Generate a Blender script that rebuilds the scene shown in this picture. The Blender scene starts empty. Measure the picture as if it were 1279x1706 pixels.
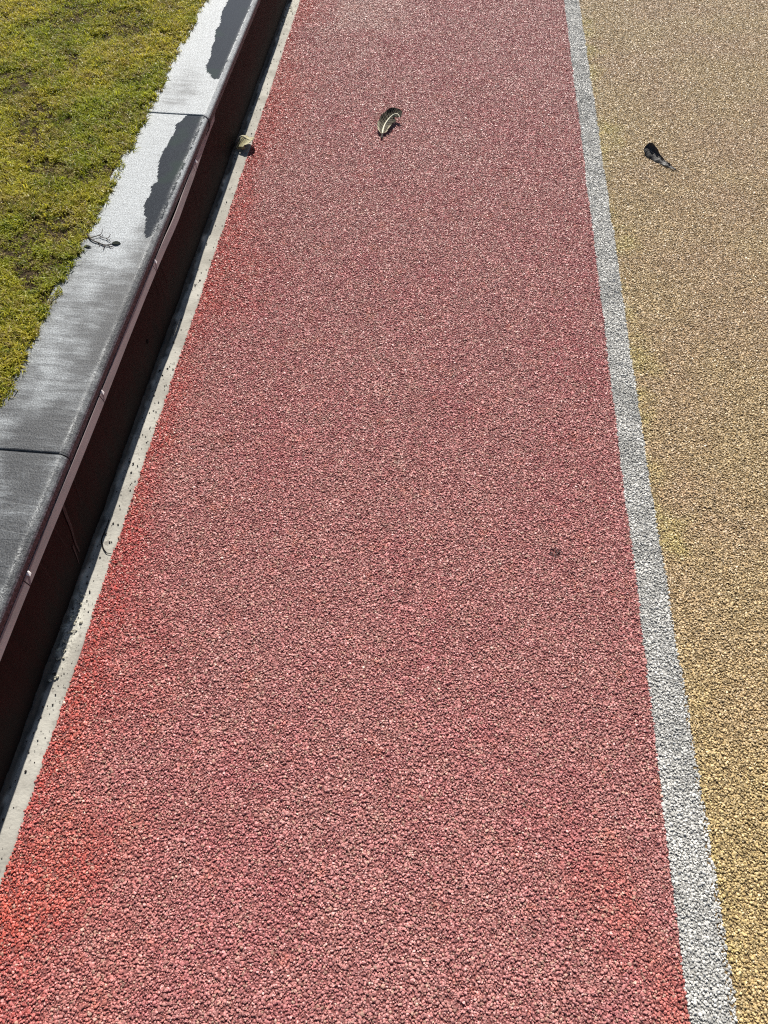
import bpy, bmesh, math, random
import numpy as np
from mathutils import Vector, Matrix
random.seed(7); rng = np.random.default_rng(11)
S = bpy.context.scene; C = S.collection
rad = math.radians

# ------------------------------------------------------------------ camera, sky, sun, exposure
PITCH, YAW, ROLL, CAM_H = 54.7, 3.5, 1.5, 1.6
p, y, r = rad(PITCH), rad(YAW), rad(ROLL)
fwd = Vector((-math.sin(y)*math.cos(p), math.cos(y)*math.cos(p), -math.sin(p)))
right = Vector((math.cos(y), math.sin(y), 0)); up = right.cross(fwd)
r2 = right*math.cos(r)+up*math.sin(r); u2 = up*math.cos(r)-right*math.sin(r)
cam = bpy.data.cameras.new('camera'); cam.sensor_width = 36; cam.lens = 1281/1706*36
cam.clip_start = .02; cam.clip_end = 2000
co = bpy.data.objects.new('camera', cam); C.objects.link(co); S.camera = co
m = Matrix((r2, u2, -fwd)).transposed().to_4x4(); m.translation = (0, 0, CAM_H); co.matrix_world = m

SUN_EL, SUN_LEFT = 43.0, 4.0          # elevation; degrees left of the path's direction (+Y)
w = bpy.data.worlds.new('World'); S.world = w; w.use_nodes = True
nt = w.node_tree; bg = nt.nodes['Background']
sky = nt.nodes.new('ShaderNodeTexSky'); sky.sky_type = 'NISHITA'; sky.sun_disc = False
sky.sun_elevation = rad(SUN_EL); sky.sun_rotation = rad(-SUN_LEFT)
nt.links.new(sky.outputs[0], bg.inputs[0]); bg.inputs[1].default_value = .05
sl = bpy.data.lights.new('sun', 'SUN'); sl.energy = 5.0; sl.angle = rad(.5); sl.color = (1, .955, .88)
so = bpy.data.objects.new('sun', sl); C.objects.link(so)
sd = Vector((-math.sin(rad(SUN_LEFT))*math.cos(rad(SUN_EL)), math.cos(rad(SUN_LEFT))*math.cos(rad(SUN_EL)), math.sin(rad(SUN_EL))))
so.rotation_euler = sd.to_track_quat('Z', 'Y').to_euler(); so.location = sd*20
S.view_settings.view_transform = 'Standard'; S.view_settings.look = 'None'
S.view_settings.gamma = 1; S.view_settings.use_curve_mapping = False
S.view_settings.exposure = 0.58
S.cycles.filter_width = 1.15; S.cycles.use_denoising = False

# ------------------------------------------------------------------ helpers
def tag(o, label=None, cat=None, group=None, kind=None):
    if label: o['label'] = label
    if cat: o['category'] = cat
    if group: o['group'] = group
    if kind: o['kind'] = kind
    return o
def empty(name, loc, parent=None):
    o = bpy.data.objects.new(name, None); C.objects.link(o); o.location = loc; o.empty_display_size = .05
    if parent: o.parent = parent
    return o
def obj(name, me, mat, parent=None):
    mat = getattr(mat, 'm', mat)
    o = bpy.data.objects.new(name, me); C.objects.link(o)
    if mat is not None and not me.materials: me.materials.append(mat)
    if parent:
        o.parent = parent
        o.matrix_parent_inverse = Matrix.Translation(-parent.location)   # vertices are in world space
    return o
def mesh(name, v, f, smooth=False):
    me = bpy.data.meshes.new(name); me.from_pydata([tuple(map(float, a)) for a in v], [], f)
    if smooth: me.polygons.foreach_set('use_smooth', [True]*len(me.polygons))
    me.update(); return me
def grid_mesh(name, V, smooth=True, close=False):
    """V: array (a, b, 3)"""
    a, b = V.shape[:2]; f = []
    bb = b if close else b-1
    for i in range(a-1):
        for j in range(bb):
            k = (j+1) % b
            f.append((i*b+j, i*b+k, (i+1)*b+k, (i+1)*b+j))
    return mesh(name, V.reshape(-1, 3), f, smooth)
def tube(name, pts, radii, mat, parent=None, n=6):
    pts = [Vector(q) for q in pts]; V = []; F = []
    for i, q in enumerate(pts):
        t = (pts[min(i+1, len(pts)-1)]-pts[max(i-1, 0)]).normalized()
        s = t.cross(Vector((0, 0, 1)));  s = s.normalized() if s.length > 1e-4 else Vector((1, 0, 0))
        b = s.cross(t)
        rr = radii[i] if hasattr(radii, '__len__') else radii
        for k in range(n):
            a = 2*math.pi*k/n; V.append(q+(s*math.cos(a)+b*math.sin(a))*rr)
    for i in range(len(pts)-1):
        for k in range(n):
            F.append((i*n+k, i*n+(k+1) % n, (i+1)*n+(k+1) % n, (i+1)*n+k))
    F.append(tuple(range(n))[::-1]); F.append(tuple((len(pts)-1)*n+k for k in range(n)))
    return obj(name, mesh(name, V, F, True), mat, parent)
def spline(pts, n):
    P = np.array(pts, float); k = len(P); out = []
    for t in np.linspace(0, k-1, n):
        i = min(int(t), k-2); u = t-i
        p0, p1, p2, p3 = P[max(i-1, 0)], P[i], P[i+1], P[min(i+2, k-1)]
        out.append(.5*((2*p1)+(p2-p0)*u+(2*p0-5*p1+4*p2-p3)*u*u+(3*p1-p0-3*p2+p3)*u**3))
    return np.array(out)
def box(name, lo, hi, mat, parent=None, bevel=0):
    bm = bmesh.new(); bmesh.ops.create_cube(bm, size=1)
    for v in bm.verts: v.co = Vector([(lo[i]+hi[i])/2+v.co[i]*(hi[i]-lo[i]) for i in range(3)])
    if bevel: bmesh.ops.bevel(bm, geom=bm.edges[:], offset=bevel, segments=1, affect='EDGES')
    me = bpy.data.meshes.new(name); bm.to_mesh(me); bm.free()
    return obj(name, me, mat, parent)
def vnoise(x, yv, seed=0):
    """smooth value noise, vectorised"""
    x = np.asarray(x, float); yv = np.asarray(yv, float)
    xi = np.floor(x).astype(np.int64); yi = np.floor(yv).astype(np.int64); fx = x-xi; fy = yv-yi
    fx = fx*fx*(3-2*fx); fy = fy*fy*(3-2*fy)
    def h(a, b):
        n = (a*374761393+b*668265263+seed*974634777) & 0xffffffff
        n = ((n ^ (n >> 13))*1274126177) & 0xffffffff
        return ((n ^ (n >> 16)) & 0xffff)/65535.
    return (h(xi, yi)*(1-fx)+h(xi+1, yi)*fx)*(1-fy)+(h(xi, yi+1)*(1-fx)+h(xi+1, yi+1)*fx)*fy
def fattr(me, name, arr, dom='POINT'):
    a = me.attributes.new(name, 'FLOAT', dom); a.data.foreach_set('value', np.asarray(arr, np.float32).ravel())

# ------------------------------------------------------------------ material helper
class M:
    def __init__(s, name, rough=.7, spec=.5):
        s.m = bpy.data.materials.new(name); s.m.use_nodes = True; s.t = s.m.node_tree
        s.b = s.t.nodes['Principled BSDF']; s.b.inputs['Roughness'].default_value = rough
        s.b.inputs['Specular IOR Level'].default_value = spec
        s.geo = s.t.nodes.new('ShaderNodeNewGeometry')
    def n(s, t, **k):
        o = s.t.nodes.new(t)
        for a, v in k.items(): setattr(o, a, v)
        return o
    def put(s, sock, v):
        if isinstance(v, bpy.types.NodeSocket): s.t.links.new(v, sock)
        elif sock.type == 'RGBA' and hasattr(v, '__len__') and len(v) == 3: sock.default_value = (*v, 1)
        else: sock.default_value = v
    def pos(s, scale=(1, 1, 1)):
        q = s.n('ShaderNodeVectorMath', operation='MULTIPLY'); s.put(q.inputs[0], s.geo.outputs['Position']); q.inputs[1].default_value = scale
        return q.outputs[0]
    def noise(s, scale, detail=3, vec=None, rough=.55, dist=0):
        q = s.n('ShaderNodeTexNoise'); s.put(q.inputs['Vector'], vec or s.geo.outputs['Position'])
        q.inputs['Scale'].default_value = scale; q.inputs['Detail'].default_value = detail; q.inputs['Roughness'].default_value = rough
        q.inputs['Distortion'].default_value = dist
        return q.outputs[0]
    def ramp(s, v, a, b, lo=0., hi=1., smooth=True):
        q = s.n('ShaderNodeMapRange', interpolation_type='SMOOTHSTEP' if smooth else 'LINEAR'); s.put(q.inputs[0], v)
        for i, x in enumerate((a, b, lo, hi)): s.put(q.inputs[1+i], x)
        return q.outputs[0]
    def math(s, op, a, b=0.):
        q = s.n('ShaderNodeMath', operation=op); s.put(q.inputs[0], a); s.put(q.inputs[1], b); return q.outputs[0]
    def mix(s, f, a, b, mode='MIX'):
        q = s.n('ShaderNodeMix', data_type='RGBA', blend_type=mode); s.put(q.inputs[0], f); s.put(q.inputs[6], a); s.put(q.inputs[7], b); return q.outputs[2]
    def attr(s, name):
        q = s.n('ShaderNodeAttribute'); q.attribute_name = name; return q.outputs['Fac']
    def sep(s):
        q = s.n('ShaderNodeSeparateXYZ'); s.put(q.inputs[0], s.geo.outputs['Position']); return q.outputs
    def rnd(s): return s.n('ShaderNodeObjectInfo').outputs['Random']
    def col(s, v): s.put(s.b.inputs['Base Color'], v); return s
    def rough(s, v): s.put(s.b.inputs['Roughness'], v); return s
    def bump(s, h, dist, strength=1.):
        q = s.n('ShaderNodeBump'); q.inputs['Strength'].default_value = strength; q.inputs['Distance'].default_value = dist
        s.put(q.inputs['Height'], h); s.put(s.b.inputs['Normal'], q.outputs[0]); return s

# ------------------------------------------------------------------ layout (metres; path runs along +Y)
WALL_X = -.777; EDGE_X = -.775; SLAB_Z = .265; SLAB_IN = -.990
RED_X = -.719; WHITE_X = .5525; YELLOW_X = .6255
Y0, Y1 = -.45, 5.6                     # span in which single stones are built

# ------------------------------------------------------------------ materials
def grit(name, fn, rough=.45, spec=.5):
    q = M(name, rough, spec); q.col(fn(q)); return q
def red_col(q):
    x = q.sep()
    wob = q.ramp(q.noise(2.2, 3), .3, .7, -.11, .11)
    edge = q.ramp(q.math('ADD', x[0], wob), -.72, -.50, 1, 0)
    blot = q.ramp(q.noise(3.1, 4, q.pos((1, .6, 1))), .42, .68, 0, 1)
    fine = q.ramp(q.noise(17, 3), .35, .7)
    c = q.mix(blot, (.415, .172, .162), (.405, .136, .137))
    c = q.mix(q.math('MULTIPLY', fine, .45), c, (.44, .225, .19))
    edge = q.math('MAXIMUM', q.math('MULTIPLY', edge, .6), q.ramp(q.math('ADD', x[0], q.math('MULTIPLY', wob, .35)), -.695, -.60, 1, 0))
    edge = q.math('MAXIMUM', edge, q.math('MULTIPLY', q.ramp(q.math('ADD', x[0], wob), -.40, -.62), q.ramp(x[1], .5, .15, 0, .75)))
    edge = q.math('MULTIPLY', edge, q.ramp(q.noise(60, 3), .2, .6, .55, 1))
    c = q.mix(q.math('MULTIPLY', edge, q.ramp(q.math('FRACT', q.math('MULTIPLY', q.rnd(), 23.1)), .1, .9, .42, .85)), c, (.46, .062, .046))
    near = q.math('MULTIPLY', q.ramp(x[1], .9, .1), q.ramp(q.noise(2.6, 2), .45, .6))
    side = q.ramp(q.math('ABSOLUTE', q.math('ADD', x[0], .05)), .3, .55)
    c = q.mix(q.math('MULTIPLY', q.math('MULTIPLY', near, side), .42), c, (.50, .10, .055))
    pale = q.math('MULTIPLY', q.ramp(x[1], 3.0, 4.0), q.ramp(q.noise(1.7, 2), .48, .6))  # far-left sun glare painted into the stones as a pale patch
    pale = q.math('MULTIPLY', pale, q.ramp(x[0], 0, -.45))
    c = q.mix(q.math('MULTIPLY', pale, .5), c, (.58, .40, .34))
    c = q.mix(q.ramp(q.noise(13, 4, None, .7), .55, .72, 0, .45), c, (.47, .15, .09))
    c = q.mix(q.ramp(q.noise(15, 4, q.pos((1, 1, 3)), .7), .28, .42, .40, 0), c, (.37, .235, .165))
    sx = q.n('ShaderNodeVectorMath', operation='DISTANCE'); q.put(sx.inputs[0], q.pos((1, 1, 0))); sx.inputs[1].default_value = (.362, 1.049, 0)
    c = q.mix(q.ramp(q.math('ADD', sx.outputs['Value'], q.ramp(q.noise(90, 2), .3, .7, -.006, .006)), .009, .018, .95, 0), c, (.045, .008, .010))
    rn = q.rnd()
    bare = q.ramp(q.math('FRACT', q.math('MULTIPLY', rn, 91.7)), .91, .93)
    c = q.mix(q.math('MULTIPLY', bare, .7), c, (.42, .27, .20))
    return q.mix(1., c, q.mix(rn, (.64, .62, .62), (1.34, 1.34, 1.34)), 'MULTIPLY')
def yellow_col(q):
    x = q.sep()
    a = q.ramp(q.noise(2.4, 4), .38, .66)
    c = q.mix(a, (.465, .345, .185), (.455, .32, .19))
    c = q.mix(q.ramp(x[1], 1.2, .3, 0, .55), c, (.48, .36, .15))
    g = q.math('MULTIPLY', q.ramp(q.math('ADD', x[0], q.ramp(q.noise(5, 3), .3, .7, -.06, .06)), .62, .72, 1, 0), q.ramp(q.noise(4, 3), .42, .62))
    c = q.mix(q.math('MULTIPLY', g, .55), c, (.50, .43, .14))
    rn = q.rnd()
    return q.mix(1., c, q.mix(rn, (.58, .58, .58), (1.36, 1.36, 1.36)), 'MULTIPLY')
def white_col(q):
    a = q.ramp(q.noise(9, 4), .4, .7)
    c = q.mix(a, (.56, .545, .51), (.43, .42, .395))
    rn = q.rnd()
    c = q.mix(q.ramp(q.noise(4.5, 4), .5, .72, 0, .55), c, (.30, .295, .27))
    dirty = q.ramp(q.math('FRACT', q.math('MULTIPLY', rn, 57.3)), .86, .90)
    c = q.mix(q.math('MULTIPLY', dirty, .6), c, (.22, .21, .19))
    return q.mix(1., c, q.mix(rn, (.66, .66, .66), (1.28, 1.28, 1.28)), 'MULTIPLY')
mat_red = grit('red_painted_stone', red_col); mat_yel = grit('yellow_painted_stone', yellow_col); mat_whi = grit('white_painted_stone', white_col)
def bed(name, c, k):
    q = M(name, .8, .25)
    n1 = q.noise(180, 2); n2 = q.noise(2.2, 4)
    q.col(q.mix(n2, tuple(v*.75 for v in c), tuple(v*1.2 for v in c)))
    q.bump(n1, .004, .9); return q
bed_red = bed('red_path_binder', (.20, .07, .065), 0); bed_yel = bed('yellow_path_binder', (.21, .145, .072), 0); bed_whi = bed('white_line_binder', (.27, .265, .25), 0)

mg = M('gutter_concrete', .9, .1)
_n = mg.noise(9, 5); _f = mg.noise(140, 3)
_c = mg.mix(mg.ramp(_n, .35, .68), (.31, .295, .26), (.43, .415, .37))
_c = mg.mix(mg.ramp(mg.noise(60, 4), .58, .72), _c, (.24, .225, .20))
_c = mg.mix(mg.math('MULTIPLY', mg.attr('rot'), .7), _c, mg.mix(mg.ramp(mg.noise(170, 2), .45, .6), (.62, .60, .52), (.28, .27, .23)))
_c = mg.mix(mg.attr('toe'), _c, mg.mix(mg.noise(70, 4), (.006, .005, .004), (.06, .050, .043)))  # grime and the wall's shadow strip painted dark into the gutter foot
mg.col(_c).bump(mg.math('ADD', _f, mg.math('MULTIPLY', _n, .6)), .0016, .8)

mc = M('coping_granite', .5, .5)
_wet = mc.attr('wet'); _dry_glare = mc.attr('dry_glare'); _edge = mc.attr('edge')
_wetm = mc.ramp(mc.math('ADD', _wet, mc.ramp(mc.noise(170, 4, None, .7), .3, .7, -.34, .34)), .38, .62)
_streak = mc.noise(22, 5, mc.pos((.45, 3.2, 1)), .62, .6)
_grain = mc.ramp(mc.noise(260, 3, None, .75), .25, .75, 0, 1)
_blot = mc.noise(11, 4)
_du = mc.ramp(mc.math('ADD', _dry_glare, mc.math('ADD', mc.ramp(_streak, .3, .7, -.20, .20), mc.ramp(_blot, .25, .75, -.26, .26))), -.15, 1.10)
_dry = mc.mix(_du, (.024, .027, .032), (.285, .306, .320))
_dry = mc.mix(1., _dry, mc.mix(_grain, (.30, .30, .30), (1.72, 1.72, 1.72)), 'MULTIPLY')
_wc = mc.mix(mc.ramp(mc.noise(420, 2, None, .7), .35, .7), (.010, .012, .015), (.042, .048, .055))
_wc = mc.mix(mc.math('MULTIPLY', mc.ramp(mc.noise(7, 2), .55, .7), .45), _wc, (.024, .042, .028))
_cc = mc.mix(_wetm, _dry, _wc)
_chip = mc.math('MULTIPLY', _edge, mc.math('MULTIPLY', mc.ramp(mc.noise(300, 4, None, .7), .42, .62), mc.ramp(mc.noise(21, 3), .35, .6, .25, 1)))
_cc = mc.mix(mc.math('MULTIPLY', _chip, .85), _cc, (.50, .51, .50))
_cc = mc.mix(mc.attr('side'), _cc, mc.mix(mc.ramp(mc.noise(160, 3), .4, .6), (.016, .010, .014), (.085, .06, .075)))  # side face: dirt, with shade and red bounce put into the colour
mc.put(mc.b.inputs['Specular IOR Level'], mc.ramp(_wetm, 0, 1, .5, .22))
mc.col(_cc); mc.rough(mc.mix(_wetm, (.55,)*3, (.16,)*3))
mc.bump(mc.math('MULTIPLY', mc.math('ADD', mc.math('MULTIPLY', _grain, .5), mc.math('MULTIPLY', _streak, 1.5)), mc.math('SUBTRACT', 1.08, _wetm)), .0016, .7)

mw = M('maroon_wall_paint', .65, .08)
_z = mw.sep()[2]
_dr = mw.noise(34, 4, mw.pos((1, 1, .07)))
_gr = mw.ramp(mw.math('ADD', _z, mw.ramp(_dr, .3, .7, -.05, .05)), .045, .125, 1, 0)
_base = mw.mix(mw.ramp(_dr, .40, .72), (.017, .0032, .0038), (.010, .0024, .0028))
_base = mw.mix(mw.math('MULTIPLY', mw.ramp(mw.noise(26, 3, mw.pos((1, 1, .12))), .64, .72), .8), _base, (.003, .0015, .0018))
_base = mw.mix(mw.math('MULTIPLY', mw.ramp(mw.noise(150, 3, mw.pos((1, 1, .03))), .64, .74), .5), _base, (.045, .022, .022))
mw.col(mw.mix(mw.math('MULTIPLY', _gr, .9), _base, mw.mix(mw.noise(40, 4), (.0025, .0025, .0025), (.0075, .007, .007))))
mw.bump(mw.noise(90, 4), .001, .5)
mt = M('aluminium_strip', .45, .5); mt.col(mt.mix(mt.ramp(mt.noise(6, 4, mt.pos((1, 1, 4))), .35, .7), (.27, .215, .215), (.20, .165, .165))); mt.bump(mt.noise(400, 2), .0003, .4)
mclip = M('clip_glint_white', .3, .5); mclip.col((.8, .74, .72))  # sparkle painted as plain white, the clips being in shade
mdrip = M('dried_drip', .7, .2); mdrip.col(mdrip.mix(mdrip.noise(90, 2), (.025, .014, .014), (.06, .038, .036)))
mdark = M('dark_hole', .9, .1); mdark.col((.008, .007, .007))
msoil = M('lawn_soil', .95, .1); msoil.col(msoil.mix(msoil.ramp(msoil.noise(60, 5), .35, .7), (.030, .021, .012), (.085, .060, .032))); msoil.bump(msoil.noise(120, 4), .01, 1)
mlawn = M('distant_turf', .9, .1); mlawn.col(mlawn.mix(mlawn.ramp(mlawn.noise(9, 6), .35, .65), (.075, .085, .018), (.12, .105, .03))); mlawn.bump(mlawn.noise(150, 4), .02, 1)
mground = M('ground_asphalt', .9, .2); mground.col(mground.mix(mground.noise(40, 5), (.045, .045, .045), (.085, .083, .08))); mground.bump(mground.noise(250, 2), .004, .8)
mcr = M('debris_crumbs', .8, .2); mcr.col(mcr.mix(mcr.noise(80, 1), (.014, .012, .011), (.05, .042, .036)))

# ------------------------------------------------------------------ ground, path, wall
def sheet(name, x0, x1, y0, y1, z, mat, kind='structure'):
    o = obj(name, mesh(name, [(x0, y0, z), (x1, y0, z), (x1, y1, z), (x0, y1, z)], [(0, 1, 2, 3)]), mat)
    return tag(o, kind=kind)
sheet('ground', -400, 400, -400, 400, -.06, mground)
def slab(name, x0, x1, z, mat, y0=-4, y1=40):
    o = box(name, (x0, y0, -.055), (x1, y1, z), mat); return tag(o, kind='structure')
red_path = slab('red_path', RED_X+.002, WHITE_X, -.0042, bed_red)
white_line = slab('white_line', WHITE_X+.0003, YELLOW_X-.0003, -.0040, bed_whi)
yellow_path = slab('yellow_path', YELLOW_X, 5.0, -.0042, bed_yel)

# gutter: a narrow uneven concrete channel between wall and red path
gy = np.arange(-.6, 5.8, .006); gx = np.linspace(-.80, RED_X+.004, 18)
GX, GY = np.meshgrid(gx, gy)
rot = np.clip(1-np.abs(GY-.74)/.13, 0, 1)**.6*np.clip((-.728-GX)/.02, 0, 1)
rot = np.maximum(rot, .8*np.clip(1-np.abs(GY-4.0)/.22, 0, 1)**.5)
GZ = -.001+.0016*(vnoise(GX*40, GY*40, 1)-.5)+.0035*rot*(vnoise(GX*150, GY*150, 2)-.4)
toe = np.clip((-.768-GX-.007*(vnoise(GX*0, GY*9, 3)-.5)-.006*(vnoise(GX*0, GY*40, 8)-.5))/.008, 0, 1)
GZ = GZ+.009*toe+.0025*toe*(vnoise(GX*90, GY*90, 4)-.5)+.004*toe*(vnoise(GX*200, GY*200, 14)-.5)+.005*toe*np.clip(vnoise(GX*30, GY*30, 15)-.55, 0, 1)
GZ[:, -1] -= .006
gm = grid_mesh('gutter', np.stack([GX, GY, GZ], -1)); fattr(gm, 'rot', rot); fattr(gm, 'toe', np.clip(np.clip((-.7615-GX-.010*(vnoise(GX*0, GY*11, 13)-.5)-.008*(vnoise(GX*60, GY*50, 18)-.5))/.006, 0, 1)*.9, 0, 1))  # colour mask spans the wall's shadow strip
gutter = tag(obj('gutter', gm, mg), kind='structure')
box('gutter_bed', (-.80, -4, -.055), (RED_X+.0015, 40, -.012), mg, gutter)
def ribbon(name, pts, width, z, mat, parent):
    P = np.array(pts); n = len(P); V = []
    for i in range(n):
        t = P[min(i+1, n-1)]-P[max(i-1, 0)]; t /= np.hypot(*t); s = np.array([-t[1], t[0]])
        ww = width*(.5+.5*math.sin(math.pi*(i+.6)/n))
        for sg in (-1, 1): V.append((*(P[i]+s*ww*sg*.5), z))
    return obj(name, mesh(name, V, [(2*i, 2*i+1, 2*i+3, 2*i+2) for i in range(n-1)]), mat, parent)
ribbon('crack', spline([(-.7585, 1.045, 0), (-.756, 1.02, 0), (-.7575, .99, 0), (-.752, .968, 0), (-.742, .952, 0), (-.733, .945, 0), (-.722, .944, 0)], 24)[:, :2]+np.stack([vnoise(np.arange(24)*.9, 0, 5), np.zeros(24)], 1)*.003, .0032, .0016, mdark, gutter)

wall = empty('planter_wall', (WALL_X, 2, 0))
tag(wall, 'low maroon painted planter wall with grey stone coping between the lawn and the red path', 'wall')
yy = np.concatenate([[-4], np.arange(-.6, 5.8, .02), [20]]); zz = np.concatenate([[-.05], np.linspace(0, .226, 24)])
Y_, Z_ = np.meshgrid(yy, zz, indexing='ij')
X_ = WALL_X+.0016*(vnoise(Y_*9, Z_*9, 6)-.5)+.0008*(vnoise(Y_*40, Z_*30, 7)-.5)
wm = grid_mesh('wall_face', np.stack([X_, Y_, Z_], -1))
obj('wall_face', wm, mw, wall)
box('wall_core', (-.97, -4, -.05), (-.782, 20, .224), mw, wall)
# coping slabs
JN, JF = 1.035, 2.498; LEN = JF-JN
wetA = [(-.786, 3.60), (-.9, 3.60), (-.893, 3.48), (-.882, 3.384), (-.886, 3.311), (-.884, 3.252), (-.87, 3.175), (-.878, 3.123), (-.865, 3.04), (-.863, 2.968), (-.852, 2.908), (-.854, 2.844), (-.838, 2.792), (-.806, 2.744), (-.786, 2.755)]
wetB = [(-.786, 2.52), (-.832, 2.52), (-.842, 2.494), (-.868, 2.434), (-.86, 2.386), (-.862, 2.313), (-.868, 2.26), (-.866, 2.208), (-.858, 2.159), (-.846, 2.105), (-.855, 2.078), (-.847, 2.032), (-.853, 1.994), (-.843, 1.95), (-.828, 1.907), (-.815, 1.851), (-.803, 1.81), (-.786, 1.84)]
def inside(X, Y, poly):
    r_ = np.zeros(X.shape, bool); n = len(poly)
    for i in range(n):
        x1, y1 = poly[i]; x2, y2 = poly[(i+1) % n]
        c = ((y1 > Y) != (y2 > Y)) & (X < (x2-x1)*(Y-y1)/((y2-y1) or 1e-9)+x1); r_ ^= c
    return r_
def coping(y0, y1, dx, dz, wet, seed):
    g = .0016; ny = max(2, int((y1-y0)/.0045)); ys = np.linspace(y0+g, y1-g, ny)
    xs = np.concatenate([np.linspace(SLAB_IN, -.789, 54), [-.7865, -.782, -.778, EDGE_X, EDGE_X-.0004, EDGE_X-.0008, EDGE_X-.004]])
    zs = np.concatenate([np.full(54, SLAB_Z), [SLAB_Z-.0016, SLAB_Z-.0052, SLAB_Z-.0085, SLAB_Z-.013, SLAB_Z-.02, .2325, .2265]])
    X, Y = np.meshgrid(xs, ys); Z = np.tile(zs, (ny, 1))
    ed = np.zeros(len(xs)); ed[53:56] = (1, .6, .25); ed[51:53] = (.12, .4)
    nn = .5*(vnoise(X*180, Y*53, seed)-.5)+.5*(vnoise(X*180, Y*141, seed+3)-.5); lo = vnoise(X*8, Y*6, seed+1)-.5
    top = np.arange(len(xs)) < 54
    Z = Z+dz+np.where(top, .0006*lo, 0); chip = np.where(np.isin(np.arange(len(xs)), (53, 54, 55, 56, 57)), 1, 0)*nn
    Z -= chip*.0005; X = X+dx-chip*.0005+np.where(np.arange(len(xs)) >= 58, .0009*nn, 0)
    e = np.minimum(ys-y0, y1-ys); Z -= np.clip(.004-e, 0, .004)[:, None]*.5
    wt = np.zeros(X.shape)
    if wet is not None: wt = inside(X+.004*(vnoise(X*70, Y*70, 21)-.5), Y+.022*(vnoise(X*40, Y*40, 22)-.5)+.012*(vnoise(X*120, Y*110, 23)-.5), wet).astype(float)
    # far sun glare put into the colour, plus drying, weak where they are still damp towards the near end and along the path-side edge
    t = np.clip((Y-1.05)/1.1, 0, 1); bl = vnoise(X*9, Y*4, 31)
    side = np.clip((X+.925-.06*t)/.11, 0, 1)
    dry_glare = .10+.95*t-.62*side*np.clip((2.0-Y)/.35, 0, 1)*(.35+.65*t)+.75*(bl-.5)
    dry_glare += .85*np.clip(1.15-np.hypot((X+.925)/.085, (Y-.86)/.20), 0, 1)*(.35+.9*vnoise(X*25, Y*14, 33))
    dry_glare -= .30*np.clip((2.76-Y)/.12, 0, 1)*np.clip((Y-2.5)/.02, 0, 1)  # near strip of this slab greyed: weaker glare put into the colour
    # verts: surface rows plus closed ends and underside
    b = X.shape[1]; V = np.stack([X, Y, Z], -1); me_v = V.reshape(-1, 3); f = []
    for i in range(ny-1):
        for j in range(b-1): f.append((i*b+j, i*b+j+1, (i+1)*b+j+1, (i+1)*b+j))
    n0 = len(me_v)
    extra = [(SLAB_IN, ys[0], .2265), (SLAB_IN, ys[-1], .2265)]
    f.append((0, n0)+tuple(range(b-1, 0, -1))); f.append(tuple((ny-1)*b+j for j in range(b))+(n0+1,))
    f.append(tuple(i*b+b-1 for i in range(ny))+(n0+1, n0)); f.append((n0,)+(n0+1,)+tuple(i*b for i in range(ny-1, -1, -1)))
    me = mesh('coping_slab', np.concatenate([me_v, extra]), f)
    sm = np.zeros(len(me.polygons), bool); sm[:(ny-1)*(b-1)] = np.tile(np.arange(b-1) < 52, ny-1); me.polygons.foreach_set('use_smooth', sm)
    pad = lambda a: np.concatenate([a.ravel(), [0, 0]])
    fattr(me, 'wet', pad(wt)); fattr(me, 'dry_glare', pad(dry_glare)); sd_ = np.zeros(len(xs)); sd_[57:] = 1; sd_[56] = .35; fattr(me, 'side', pad(np.tile(sd_, (ny, 1)))); fattr(me, 'edge', pad(np.tile(ed, (ny, 1))))
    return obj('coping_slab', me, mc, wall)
coping(JN-LEN, JN, 0, -.0008, None, 41)
coping(JN, JF, 0, 0, wetB, 51)
coping(JF, JF+LEN, .0035, .0012, wetA, 61)
coping(JF+LEN, JF+2*LEN, .001, .0005, None, 71)
box('mortar', (-.985, JN-LEN, .2245), (-.782, JF+2*LEN, .2262), mg, wall)
# flat metal strip under the coping, in lengths with open joints
cuts = [-.4, .24, .728, 1.245, 1.75, 2.25, 2.455, 2.60]
for i in range(len(cuts)-1):
    a, b = cuts[i]+.0015, cuts[i+1]-.0015; n = max(3, int((b-a)/.03)); V = []
    for k in range(n):
        yv = a+(b-a)*k/(n-1); far = np.clip((yv-2.2)/.3, 0, 1)
        bow = .0012*math.sin(yv*7)+.0035*math.exp(-((yv-1.98)/.12)**2)
        zt, zb = .2312-.001*far, .2108
        if i == len(cuts)-2: zt = zt
        cut = .03*(k == n-1 and i == len(cuts)-2)
        xa, xb = WALL_X+.0035+bow-.004*far, WALL_X+.0095+bow-.007*far
        V.append([(xa-.0025, yv, zt), (xa, yv+0, zt+.0005), (xb, yv-cut, zb+.001), (xb-.001, yv-cut, zb-.0006), (xa-.0025, yv-cut, zb-.0006)])
    V = np.array(V); me = grid_mesh('metal_strip', V, False, True)
    bm = bmesh.new(); bm.from_mesh(me); bmesh.ops.holes_fill(bm, edges=[e for e in bm.edges if e.is_boundary]); bmesh.ops.recalc_face_normals(bm, faces=bm.faces[:]); bm.to_mesh(me); bm.free()
    obj('metal_strip', me, mt, wall)
for yv in (.748, 1.262, 1.772, 2.285):
    V = [(-.7755, yv-.006, .231), (-.7685, yv-.006, .226), (-.7685, yv+.002, .2262), (-.7755, yv+.006, .2325), (-.773, yv, .2350)]
    obj('clip', mesh('clip', V, [(0, 1, 4), (1, 2, 4), (2, 3, 4), (3, 0, 4), (0, 3, 2, 1)]), mclip, wall)
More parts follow.
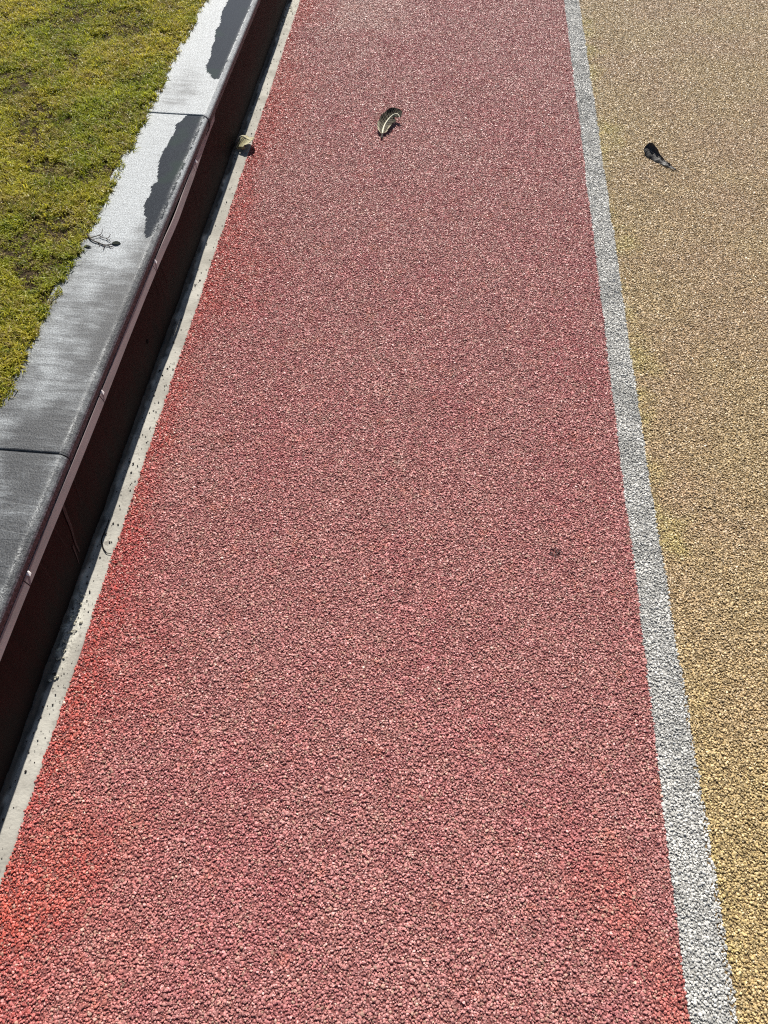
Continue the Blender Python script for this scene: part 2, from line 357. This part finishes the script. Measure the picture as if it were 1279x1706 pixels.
# dried drips and a small weep hole on the painted face
def drip(pts, wd):
    P = spline([(a, b, 0) for a, b in pts], 14); V = []
    for k, (a, b, _) in enumerate(P):
        h = wd*(1-.6*k/13)*.5; xx = WALL_X+.0016
        V += [(xx, a-h, b), (xx+.0006, a, b), (xx, a+h, b)]
    F = []
    for k in range(13):
        for j in range(2): F.append((3*k+j, 3*k+j+1, 3*k+j+4, 3*k+j+3))
    obj('drip_stain', mesh('drip_stain', V, F), mdrip, wall)
for a in ([(2.205, .207), (2.222, .16), (2.240, .11)], [(1.811, .205), (1.818, .16), (1.826, .108)], [(1.771, .205), (1.775, .16), (1.783, .10)], [(1.741, .205), (1.744, .17), (1.749, .13)]): drip(a, .003)
drip([(1.02, .2), (1.012, .16), (1.005, .13)], .003)
drip([(.944, .205), (.936, .165), (.93, .125), (.918, .085), (.915, .05)], .013)
drip([(.905, .09), (.90, .06), (.893, .03)], .007)
hb = bmesh.new(); bmesh.ops.create_cone(hb, cap_ends=True, segments=14, radius1=.006, radius2=.006, depth=.004, matrix=Matrix.Translation((WALL_X+.0006, 1.585, .1)) @ Matrix.Rotation(rad(90), 4, 'Y'))
hm = bpy.data.meshes.new('weep_hole'); hb.to_mesh(hm); hb.free(); obj('weep_hole', hm, mdark, wall)

# ------------------------------------------------------------------ instancing of what nobody could count
def instancer(name, pts, rot_, scl, idx, protos, parent=None):
    me = bpy.data.meshes.new(name); n = len(pts); me.vertices.add(n)
    me.vertices.foreach_set('co', np.asarray(pts, np.float32).ravel())
    a = me.attributes.new('rot', 'FLOAT_VECTOR', 'POINT'); a.data.foreach_set('vector', np.asarray(rot_, np.float32).ravel())
    a = me.attributes.new('scl', 'FLOAT_VECTOR', 'POINT'); a.data.foreach_set('vector', np.asarray(scl, np.float32).ravel())
    a = me.attributes.new('idx', 'INT', 'POINT'); a.data.foreach_set('value', np.asarray(idx, np.int32))
    o = bpy.data.objects.new(name, me); C.objects.link(o)
    if parent: o.parent = parent
    o['kind'] = 'stuff'
    pc = bpy.data.collections.new(name+' shapes')
    for q in protos: pc.objects.link(q)
    g = bpy.data.node_groups.new(name, 'GeometryNodeTree')
    g.interface.new_socket('Geometry', in_out='INPUT', socket_type='NodeSocketGeometry'); g.interface.new_socket('Geometry', in_out='OUTPUT', socket_type='NodeSocketGeometry')
    N = g.nodes.new; L = g.links.new
    gi = N('NodeGroupInput'); go = N('NodeGroupOutput'); ip = N('GeometryNodeInstanceOnPoints'); ci = N('GeometryNodeCollectionInfo')
    ci.inputs['Collection'].default_value = pc; ci.inputs['Separate Children'].default_value = True; ci.inputs['Reset Children'].default_value = True
    def na(t, nm):
        q = N('GeometryNodeInputNamedAttribute'); q.data_type = t; q.inputs[0].default_value = nm; return q.outputs[0]
    er = N('FunctionNodeEulerToRotation'); L(na('FLOAT_VECTOR', 'rot'), er.inputs[0])
    L(gi.outputs[0], ip.inputs['Points']); L(ci.outputs[0], ip.inputs['Instance']); ip.inputs['Pick Instance'].default_value = True
    L(na('INT', 'idx'), ip.inputs['Instance Index']); L(er.outputs[0], ip.inputs['Rotation']); L(na('FLOAT_VECTOR', 'scl'), ip.inputs['Scale'])
    L(ip.outputs[0], go.inputs[0])
    md = o.modifiers.new('scatter', 'NODES'); md.node_group = g
    return o
def stone_mesh(k):
    bm = bmesh.new(); bmesh.ops.create_icosphere(bm, subdivisions=2, radius=1)
    rs = random.Random(k); pl = [Vector((rs.gauss(0, 1), rs.gauss(0, 1), rs.gauss(0, 1))).normalized() for _ in range(13)]
    ds = [rs.uniform(.55, .82) for _ in pl]
    for v in bm.verts:
        for n_, d in zip(pl, ds):
            e = v.co.dot(n_)-d
            if e > 0: v.co -= n_*e
    me = bpy.data.meshes.new('stone'); bm.to_mesh(me); bm.free()
    return me
stones = [stone_mesh(k) for k in range(8)]
def protos_for(mat):
    out = []
    for q in stones:
        q2 = q.copy(); q2.materials.append(mat.m); out.append(bpy.data.objects.new('stone', q2))
    return out
PIT = .0042
rows = int((Y1-Y0)/(PIT*.87))
def xmax_at(yv): return .95+.22*yv
XX = []; YY = []
for k in range(rows):
    yv = Y0+k*PIT*.87; xs = np.arange(RED_X, min(2.3, max(1.05, .85+.27*yv)), PIT)+(k % 2)*PIT*.5
    XX.append(xs); YY.append(np.full(len(xs), yv))
XX = np.concatenate(XX); YY = np.concatenate(YY); n = len(XX)
XX = XX+rng.normal(0, .0012, n); YY = YY+rng.normal(0, .0012, n)
keep = (rng.random(n) > .03) & ((np.hypot(XX-.362, YY-1.049) > .006) | (rng.random(n) > .5)); XX = XX[keep]; YY = YY[keep]; n = len(XX)
sc = np.clip(rng.lognormal(0, .30, n), .55, 1.75)*.00252
ZZ = -.0028+rng.normal(0, .00048, n)+.0010*(vnoise(XX*60, YY*60, 81)-.5)
ZZ = np.minimum(ZZ, .0005)
rot_ = np.stack([rng.normal(0, .38, n)+np.pi*(rng.random(n) > .5), rng.normal(0, .38, n), rng.uniform(0, 6.283, n)], -1); scl = np.stack([sc*rng.uniform(.85, 1.25, n), sc, sc*rng.uniform(.55, .85, n)], -1)
idx = rng.integers(0, 8, n)
sj = rng.normal(0, .0011, n)
wob = sj+.004*(vnoise(YY*6, 0*YY, 91)-.5)+.004*(vnoise(YY*30, 0*YY, 92)-.5)
wob2 = sj+.004*(vnoise(YY*6, 0*YY, 93)-.5)+.004*(vnoise(YY*30, 0*YY, 94)-.5)
lim = RED_X+.006*(vnoise(YY*14, 0*YY, 95)-.5)+.004*(vnoise(YY*60, 0*YY, 96)-.5)
wob2 = wob2+.011*np.clip((.95-YY)/.5, 0, 1)-.004*np.clip((YY-1.2)/.4, 0, 1)*np.clip((2.2-YY)/.4, 0, 1)
red_m = (XX > lim) & (XX < WHITE_X+wob); whi_m = (XX >= WHITE_X+wob) & (XX < YELLOW_X+wob2); yel_m = XX >= YELLOW_X+wob2
P3 = np.stack([XX, YY, ZZ], -1)
for nm, mk, mt_, par in (('stone_surface', red_m, mat_red, red_path), ('stone_surface', whi_m, mat_whi, white_line), ('stone_surface', yel_m, mat_yel, yellow_path)):
    instancer(nm, P3[mk], rot_[mk], scl[mk], idx[mk], protos_for(mt_), par)
print('stones', n)

# ------------------------------------------------------------------ lawn
lx = np.concatenate([[-400, -60, -12], np.linspace(-3.4, -.968, 60)]); ly = np.concatenate([[-300, -40, -6], np.linspace(-.5, 6.5, 120), [30, 300]])
LX, LY = np.meshgrid(lx, ly)
LZ = .262+.010*(vnoise(LX*6, LY*6, 101)-.4); LZ[:, -1] = .258
lawn = tag(obj('lawn', grid_mesh('lawn', np.stack([LX, LY, LZ], -1)), None), kind='structure')
lawn.data.materials.append(msoil.m); lawn.data.materials.append(mlawn.m)
for pl in lawn.data.polygons:
    c = pl.center
    if c.x < -3.3 or c.y < -.4 or c.y > 6.4: pl.material_index = 1
def grass_mat():
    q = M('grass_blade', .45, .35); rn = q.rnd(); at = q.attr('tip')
    hue = q.ramp(q.noise(3.2, 4), .36, .64); br = q.ramp(q.math('ADD', q.noise(7.5, 4), q.ramp(rn, 0, 1, -.10, .10)), .54, .70)
    c = q.mix(hue, (.43, .47, .040), (.66, .585, .075))
    c = q.mix(q.math('MULTIPLY', br, .75), c, (.36, .28, .10))
    dead = q.ramp(q.math('FRACT', q.math('MULTIPLY', rn, 37.3)), .80, .84)
    c = q.mix(q.math('MULTIPLY', dead, .8), c, (.48, .38, .18))
    grn = q.ramp(q.math('FRACT', q.math('MULTIPLY', rn, 13.7)), .82, .86)
    c = q.mix(q.math('MULTIPLY', grn, .65), c, (.13, .21, .02))
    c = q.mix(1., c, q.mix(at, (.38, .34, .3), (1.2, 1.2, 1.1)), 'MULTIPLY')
    q.col(c)
    tr = q.n('ShaderNodeBsdfTranslucent'); q.put(tr.inputs[0], c); mx = q.n('ShaderNodeMixShader'); mx.inputs[0].default_value = .5
    q.t.links.new(q.b.outputs[0], mx.inputs[1]); q.t.links.new(tr.outputs[0], mx.inputs[2])
    q.t.links.new(mx.outputs[0], q.t.nodes['Material Output'].inputs[0]); return q.m
mgrass = grass_mat()
def tuft(k, nb, hmin, hmax):
    rs = random.Random(100+k); V = []; F = []; T = []
    for b in range(nb):
        a = rs.uniform(0, 6.283); l = rs.uniform(hmin, hmax); wd = rs.uniform(.0011, .0022); lean = rs.uniform(.6, 1.7)
        ox, oy = rs.gauss(0, .007), rs.gauss(0, .007); d = Vector((math.cos(a), math.sin(a), 0)); s = Vector((-d.y, d.x, 0)); tw = rs.uniform(-.6, .6)
        s = (s*math.cos(tw)+Vector((0, 0, 1))*math.sin(tw)).normalized()
        q = Vector((ox, oy, -.002)); ang = lean*.35; i0 = len(V); ns = 4
        for i in range(ns+1):
            t = i/ns; ww = wd*(1-t**1.8)+.00008
            V += [q-s*ww, q+s*ww]; T += [t, t]
            q = q+(d*math.sin(ang)+Vector((0, 0, 1))*math.cos(ang))*(l/ns); ang += lean*.42
        for i in range(ns): F.append((i0+2*i, i0+2*i+1, i0+2*i+3, i0+2*i+2))
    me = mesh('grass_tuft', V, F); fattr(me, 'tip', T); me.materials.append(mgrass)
    return bpy.data.objects.new('grass_tuft', me)
tufts = [tuft(k, 16, .014, .034) for k in range(8)]+[tuft(20+k, 9, .010, .022) for k in range(3)]
ng = 92000
gxp = rng.uniform(-3.0, -.958, ng); gyp = rng.uniform(.2, 5.6, ng)
bare = vnoise(gxp*7.5, gyp*7.5, 111)*.6+vnoise(gxp*19, gyp*19, 112)*.4
nearedge = np.clip((gxp+1.30)/.25, 0, 1)*np.clip((gyp-1.5)/.5, 0, 1)
keep = rng.random(ng) < np.clip((.78-.16*nearedge-bare)/.20, .66, 1)
keep &= gxp < -.972+.012*(vnoise(gyp*22, 0*gyp, 113)-.5)
gxp, gyp, bare = gxp[keep], gyp[keep], bare[keep]; ng = len(gxp)
sp = rng.uniform(.62, 1.05, ng)*np.clip(1.25-bare*.5, .7, 1.2)
gz = .264+.010*(vnoise(gxp*6, gyp*6, 101)-.4)
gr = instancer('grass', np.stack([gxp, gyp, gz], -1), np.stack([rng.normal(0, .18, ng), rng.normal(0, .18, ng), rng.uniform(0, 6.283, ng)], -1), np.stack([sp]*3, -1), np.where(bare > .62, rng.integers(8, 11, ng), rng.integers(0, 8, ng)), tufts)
tag(gr, 'short yellow green lawn grass with brown thin patches behind the stone coping', 'grass')

# ------------------------------------------------------------------ fallen leaves
def leaf_mat(name, dark, pale, rough, sb=1., sp=.55):
    q = M(name, rough, .5 if rough < .85 else .08); uu = q.attr('u'); vv = q.attr('v'); pe = q.attr('pale')
    st = q.math('SINE', q.math('MULTIPLY', q.math('SUBTRACT', uu, q.math('MULTIPLY', q.math('ABSOLUTE', vv), .10)), 2*math.pi*13))
    c = q.mix(q.ramp(q.noise(90, 4), .3, .7), dark, tuple(v*1.5 for v in dark))
    c = q.mix(q.math('MULTIPLY', q.ramp(st, .45, .95), sp), c, pale)
    c = q.mix(q.math('MULTIPLY', pe, .9), c, pale)
    q.col(c); q.bump(q.math('ADD', q.math('MULTIPLY', st, sb), q.noise(120, 3)), .0012, .7); return q
def build_leaf(root, mid, wid, angL, angR, mat, mat_vein, mat_stem, petiole, pale_fn, widR=None, nv=11, vr=.00038, n=40, mcols=12, edge_wave=.002, upv=(0, 0, 1), midr=.0016, thick=.0006):
    P = spline(mid, n); U = np.linspace(0, 1, n); ncol = 2*mcols+1
    V = np.zeros((n, ncol, 3)); vs = np.linspace(-1, 1, ncol); frames = []
    for i in range(n):
        t = Vector(P[min(i+1, n-1)]-P[max(i-1, 0)]).normalized(); nrm = Vector(upv); nrm = (nrm-t*nrm.dot(t)).normalized(); s = t.cross(nrm)
        frames.append((t, s, nrm)); wv = float(np.interp(U[i], *wid))
        for sg in (-1, 1):
            wv = float(np.interp(U[i], *((widR or wid) if sg > 0 else wid)))
            A = float(np.interp(U[i], *(angR if sg > 0 else angL))); q = Vector(P[i])
            for k in range(1, mcols+1):
                a = A*(.25+.75*(k-.5)/mcols)*1.25
                q = q+(s*sg*math.cos(a)+nrm*math.sin(a)-t*.18)*(wv/mcols)
                q2 = q+nrm*edge_wave*math.sin(U[i]*31+sg)*(k/mcols)**2
                V[i, mcols+sg*k] = q2
        V[i, mcols] = P[i]
    me = grid_mesh('blade', V, True); nvt = n*ncol
    fattr(me, 'u', np.repeat(U, ncol)); fattr(me, 'v', np.tile(vs, n))
    pa = np.array([[pale_fn(U[i], vs[j]) for j in range(ncol)] for i in range(n)]); fattr(me, 'pale', pa)
    bl = obj('blade', me, mat, root); sm = bl.modifiers.new('thickness', 'SOLIDIFY'); sm.thickness = thick; sm.offset = 0
    tube('midrib', [Vector(P[i])+frames[i][2]*.0006 for i in range(n)], [midr*(1-.6*i/n) for i in range(n)], mat_vein, root)
    if petiole: tube('petiole', spline(petiole, 8), [midr*1.05+.0006*(k < 2) for k in range(8)], mat_stem, root)
    vb = []
    for k in range(nv):
        i0 = int((.06+.86*k/nv)*(n-1))
        for sg in (-1, 1):
            pts = [V[min(n-1, i0+int(kk*.42)), mcols+sg*kk]+np.array(frames[i0][2])*.0005 for kk in range(0, mcols)]
            tube('vein', pts, [vr*(1-.6*a/len(pts)) for a in range(len(pts))], mat_vein, root, 4)
    return root
pale_vein = M('pale_vein', .6, .3); pale_vein.col((.70, .66, .50))
stem_dark = M('dark_stem', .7, .3); stem_dark.col((.035, .024, .018))
grey_rib = M('grey_rib', .4, .5); grey_rib.col((.20, .18, .165))
# curled leaf on the red path
L1 = empty('fallen_leaf', (-.224, 2.93, 0)); tag(L1, 'dry curled leaf with pale midrib lying on the red path', 'leaf', 'dry fallen leaves')
build_leaf(L1, [(-.224, 2.925, .005), (-.2235, 2.955, .007), (-.219, 2.99, .009), (-.207, 3.024, .013), (-.191, 3.046, .019), (-.174, 3.044, .024), (-.164, 3.026, .022)],
           ([0, .08, .25, .5, .75, .92, 1], [.001, .015, .028, .032, .028, .017, .002]), ([0, .3, .5, 1], [.3, .5, .55, .5]), ([0, .3, .5, .7, 1], [.3, .45, .2, -.1, -.2]),
           leaf_mat('brown_leaf', (.018, .013, .010), (.52, .47, .34), .9, 1., .22), pale_vein.m, stem_dark.m, [(-.224, 2.897, .003), (-.2243, 2.910, .004), (-.224, 2.927, .0065)],  # blade's shade painted near-black, sunlit base edges painted pale
           lambda u, v: max(0, min(1, (abs(v)-.6)/.3))*max(0, min(1, (.36-u)/.12))+(.08 if u < .35 else 0), midr=.0036, upv=(0, -.25, 1))
# glossy black leaf on the yellow path
L2 = empty('fallen_leaf', (.84, 2.86, 0)); tag(L2, 'nearly black folded dry leaf lying on the yellow path', 'leaf', 'dry fallen leaves')
build_leaf(L2, [(.892, 2.797, .003), (.870, 2.825, .006), (.845, 2.856, .009), (.820, 2.885, .013), (.797, 2.905, .017), (.783, 2.912, .018)],
           ([0, .1, .3, .55, .8, .94, 1], [.002, .006, .015, .025, .026, .017, .003]), ([0, .5, 1], [-.1, -.35, -.5]), ([0, .5, 1], [1.1, 1.0, .8]),
           leaf_mat('black_leaf', (.012, .009, .008), (.03, .025, .02), .5, .12, .3), grey_rib.m, stem_dark.m, [(.903, 2.788, .002), (.898, 2.792, .0025), (.889, 2.80, .004)],
           lambda u, v: 0, widR=([0, .42, .58, .75, .9, .97, 1], [.002, .006, .016, .026, .024, .014, .002]), nv=8, vr=.0003, midr=.0013, edge_wave=.0022, upv=(-.2, -.2, 1))
# khaki leaf rolled up against the wall
L3 = empty('fallen_leaf', (-.735, 2.78, 0)); tag(L3, 'khaki ribbed leaf rolled up on the concrete gutter against the wall', 'leaf', 'dry fallen leaves')
build_leaf(L3, [(-.762, 2.786, .028), (-.752, 2.790, .037), (-.740, 2.788, .039), (-.726, 2.782, .034), (-.713, 2.777, .033), (-.703, 2.772, .036)],
           ([0, .15, .4, .7, .9, 1], [.030, .046, .050, .042, .030, .006]), ([0, .6, 1], [-1.2, -1.0, .1]), ([0, .5, .72, 1], [-.55, -.55, -.1, .2]),
           leaf_mat('khaki_leaf', (.21, .18, .085), (.50, .46, .27), .55), pale_vein.m, stem_dark.m, [(-.697, 2.735, .003), (-.698, 2.75, .018), (-.703, 2.770, .035)],
           lambda u, v: .95 if u > .66 and v > -.2 else .12, nv=8, upv=(0, -.2, 1), midr=.0014)
# twig on the coping
tw = empty('fallen_twig', (-.92, 1.79, SLAB_Z)); tag(tw, 'small dark branching twig lying across the pale coping at the grass edge', 'twig')
z = SLAB_Z+.0008
tube('stem', spline([(-.972, 1.822, z+.004), (-.958, 1.803, z+.003), (-.943, 1.792, z+.003), (-.927, 1.786, z+.002), (-.912, 1.779, z+.002), (-.900, 1.778, z+.003), (-.890, 1.782, z+.003)], 20), [.0020-.0006*k/20+.0003*(k % 4 == 0) for k in range(20)], stem_dark.m, tw)
for pts in ([(-.958, 1.803, z+.003), (-.948, 1.81, z+.004), (-.936, 1.818, z+.004), (-.930, 1.826, z+.006), (-.931, 1.840, z+.009)], [(-.936, 1.818, z+.004), (-.926, 1.811, z+.003), (-.914, 1.808, z+.003), (-.906, 1.811, z+.004), (-.9035, 1.822, z+.007)],
            [(-.914, 1.808, z+.003), (-.905, 1.801, z+.003), (-.896, 1.795, z+.003)], [(-.908, 1.778, z+.002), (-.907, 1.768, z+.003), (-.906, 1.756, z+.002)], [(-.897, 1.778, z+.002), (-.892, 1.772, z+.002), (-.886, 1.771, z+.003), (-.884, 1.778, z+.003)], [(-.930, 1.787, z), (-.925, 1.781, z), (-.923, 1.774, z)]):
    tube('branchlet', spline(pts, 9), [.0013-.0006*k/9 for k in range(9)], stem_dark.m, tw, 5)
def small_leaf(cx, cy, zc, L, W, a, name, par, mat):
    V = []; 
    for i in range(9):
        u = i/8; wv = W*math.sin(math.pi*min(1, u*.97+.02))**.8
        row = []
        for v in (-1, -.5, 0, .5, 1):
            lx_, ly_ = (u-.5)*L, v*wv*.5
            row.append((cx+lx_*math.cos(a)-ly_*math.sin(a), cy+lx_*math.sin(a)+ly_*math.cos(a), zc+.001*v*v+.0015*math.sin(u*3.1)))
        V.append(row)
    o = obj(name, grid_mesh(name, np.array(V)), mat, par); sm = o.modifiers.new('thickness', 'SOLIDIFY'); sm.thickness = .0008
    return o
dleaf = M('dark_twig_leaf', 1., .0); dleaf.col(dleaf.mix(dleaf.noise(150, 3), (.012, .014, .012), (.045, .052, .045)))
small_leaf(-.880, 1.7905, z, .026, .016, .1, 'leaf', tw, dleaf.m)
o = small_leaf(-.954, 1.768, z, .024, .008, -.25, 'leaf_scrap', None, dleaf.m); tag(o, 'tiny dark leaf scrap on the coping just below the twig, at the grass edge', 'leaf scrap')

# ------------------------------------------------------------------ loose crumbs on the gutter and slabs
V = []; F = []
def crumb(x, yv, zv, s):
    bm = bmesh.new(); bmesh.ops.create_icosphere(bm, subdivisions=1, radius=s); i0 = len(V)
    st = (random.uniform(.7, 1.5), random.uniform(.7, 1.3), random.uniform(.5, .9)); a = random.uniform(0, 6.28)
    for v in bm.verts:
        k = random.uniform(.75, 1.2); px, py, pz = v.co.x*st[0]*k, v.co.y*st[1]*k, v.co.z*st[2]*k
        V.append((x+px*math.cos(a)-py*math.sin(a), yv+px*math.sin(a)+py*math.cos(a), zv+pz+s*.5))
    for f in bm.faces: F.append(tuple(i0+v.index for v in f.verts))
    bm.free()
for k in range(420):
    yv = random.uniform(.25, 4.4) if k % 3 else random.gauss(random.choice([.55, .72, 1.2, 1.45, 3.0]), .12)
    crumb(random.triangular(-.767, -.721, random.choice([-.76, -.725])), yv, 0, random.choice([.0006, .0008, .0010, .0012, .0014, .0018, .0026]))
obj('crumbs', mesh('crumbs', V, F), mcr); tag(bpy.data.objects['crumbs'], 'scattered black grit crumbs on the narrow concrete gutter', 'grit', kind='stuff')

V = []; F = []
for k in range(70):
    crumb(random.triangular(-.768, -.735, -.757), random.gauss(.75, .07) if k % 4 else random.gauss(4.0, .12), 0, random.choice([.0012, .0016, .002, .003, .004]))
mpale = M('mortar_crumbs', .9, .1); mpale.col(mpale.mix(mpale.noise(120, 2), (.30, .28, .22), (.55, .52, .42)))
tag(obj('mortar_crumbs', mesh('mortar_crumbs', V, F), mpale), 'pale broken mortar crumbs in the shaded edge of the gutter', 'mortar', kind='stuff')
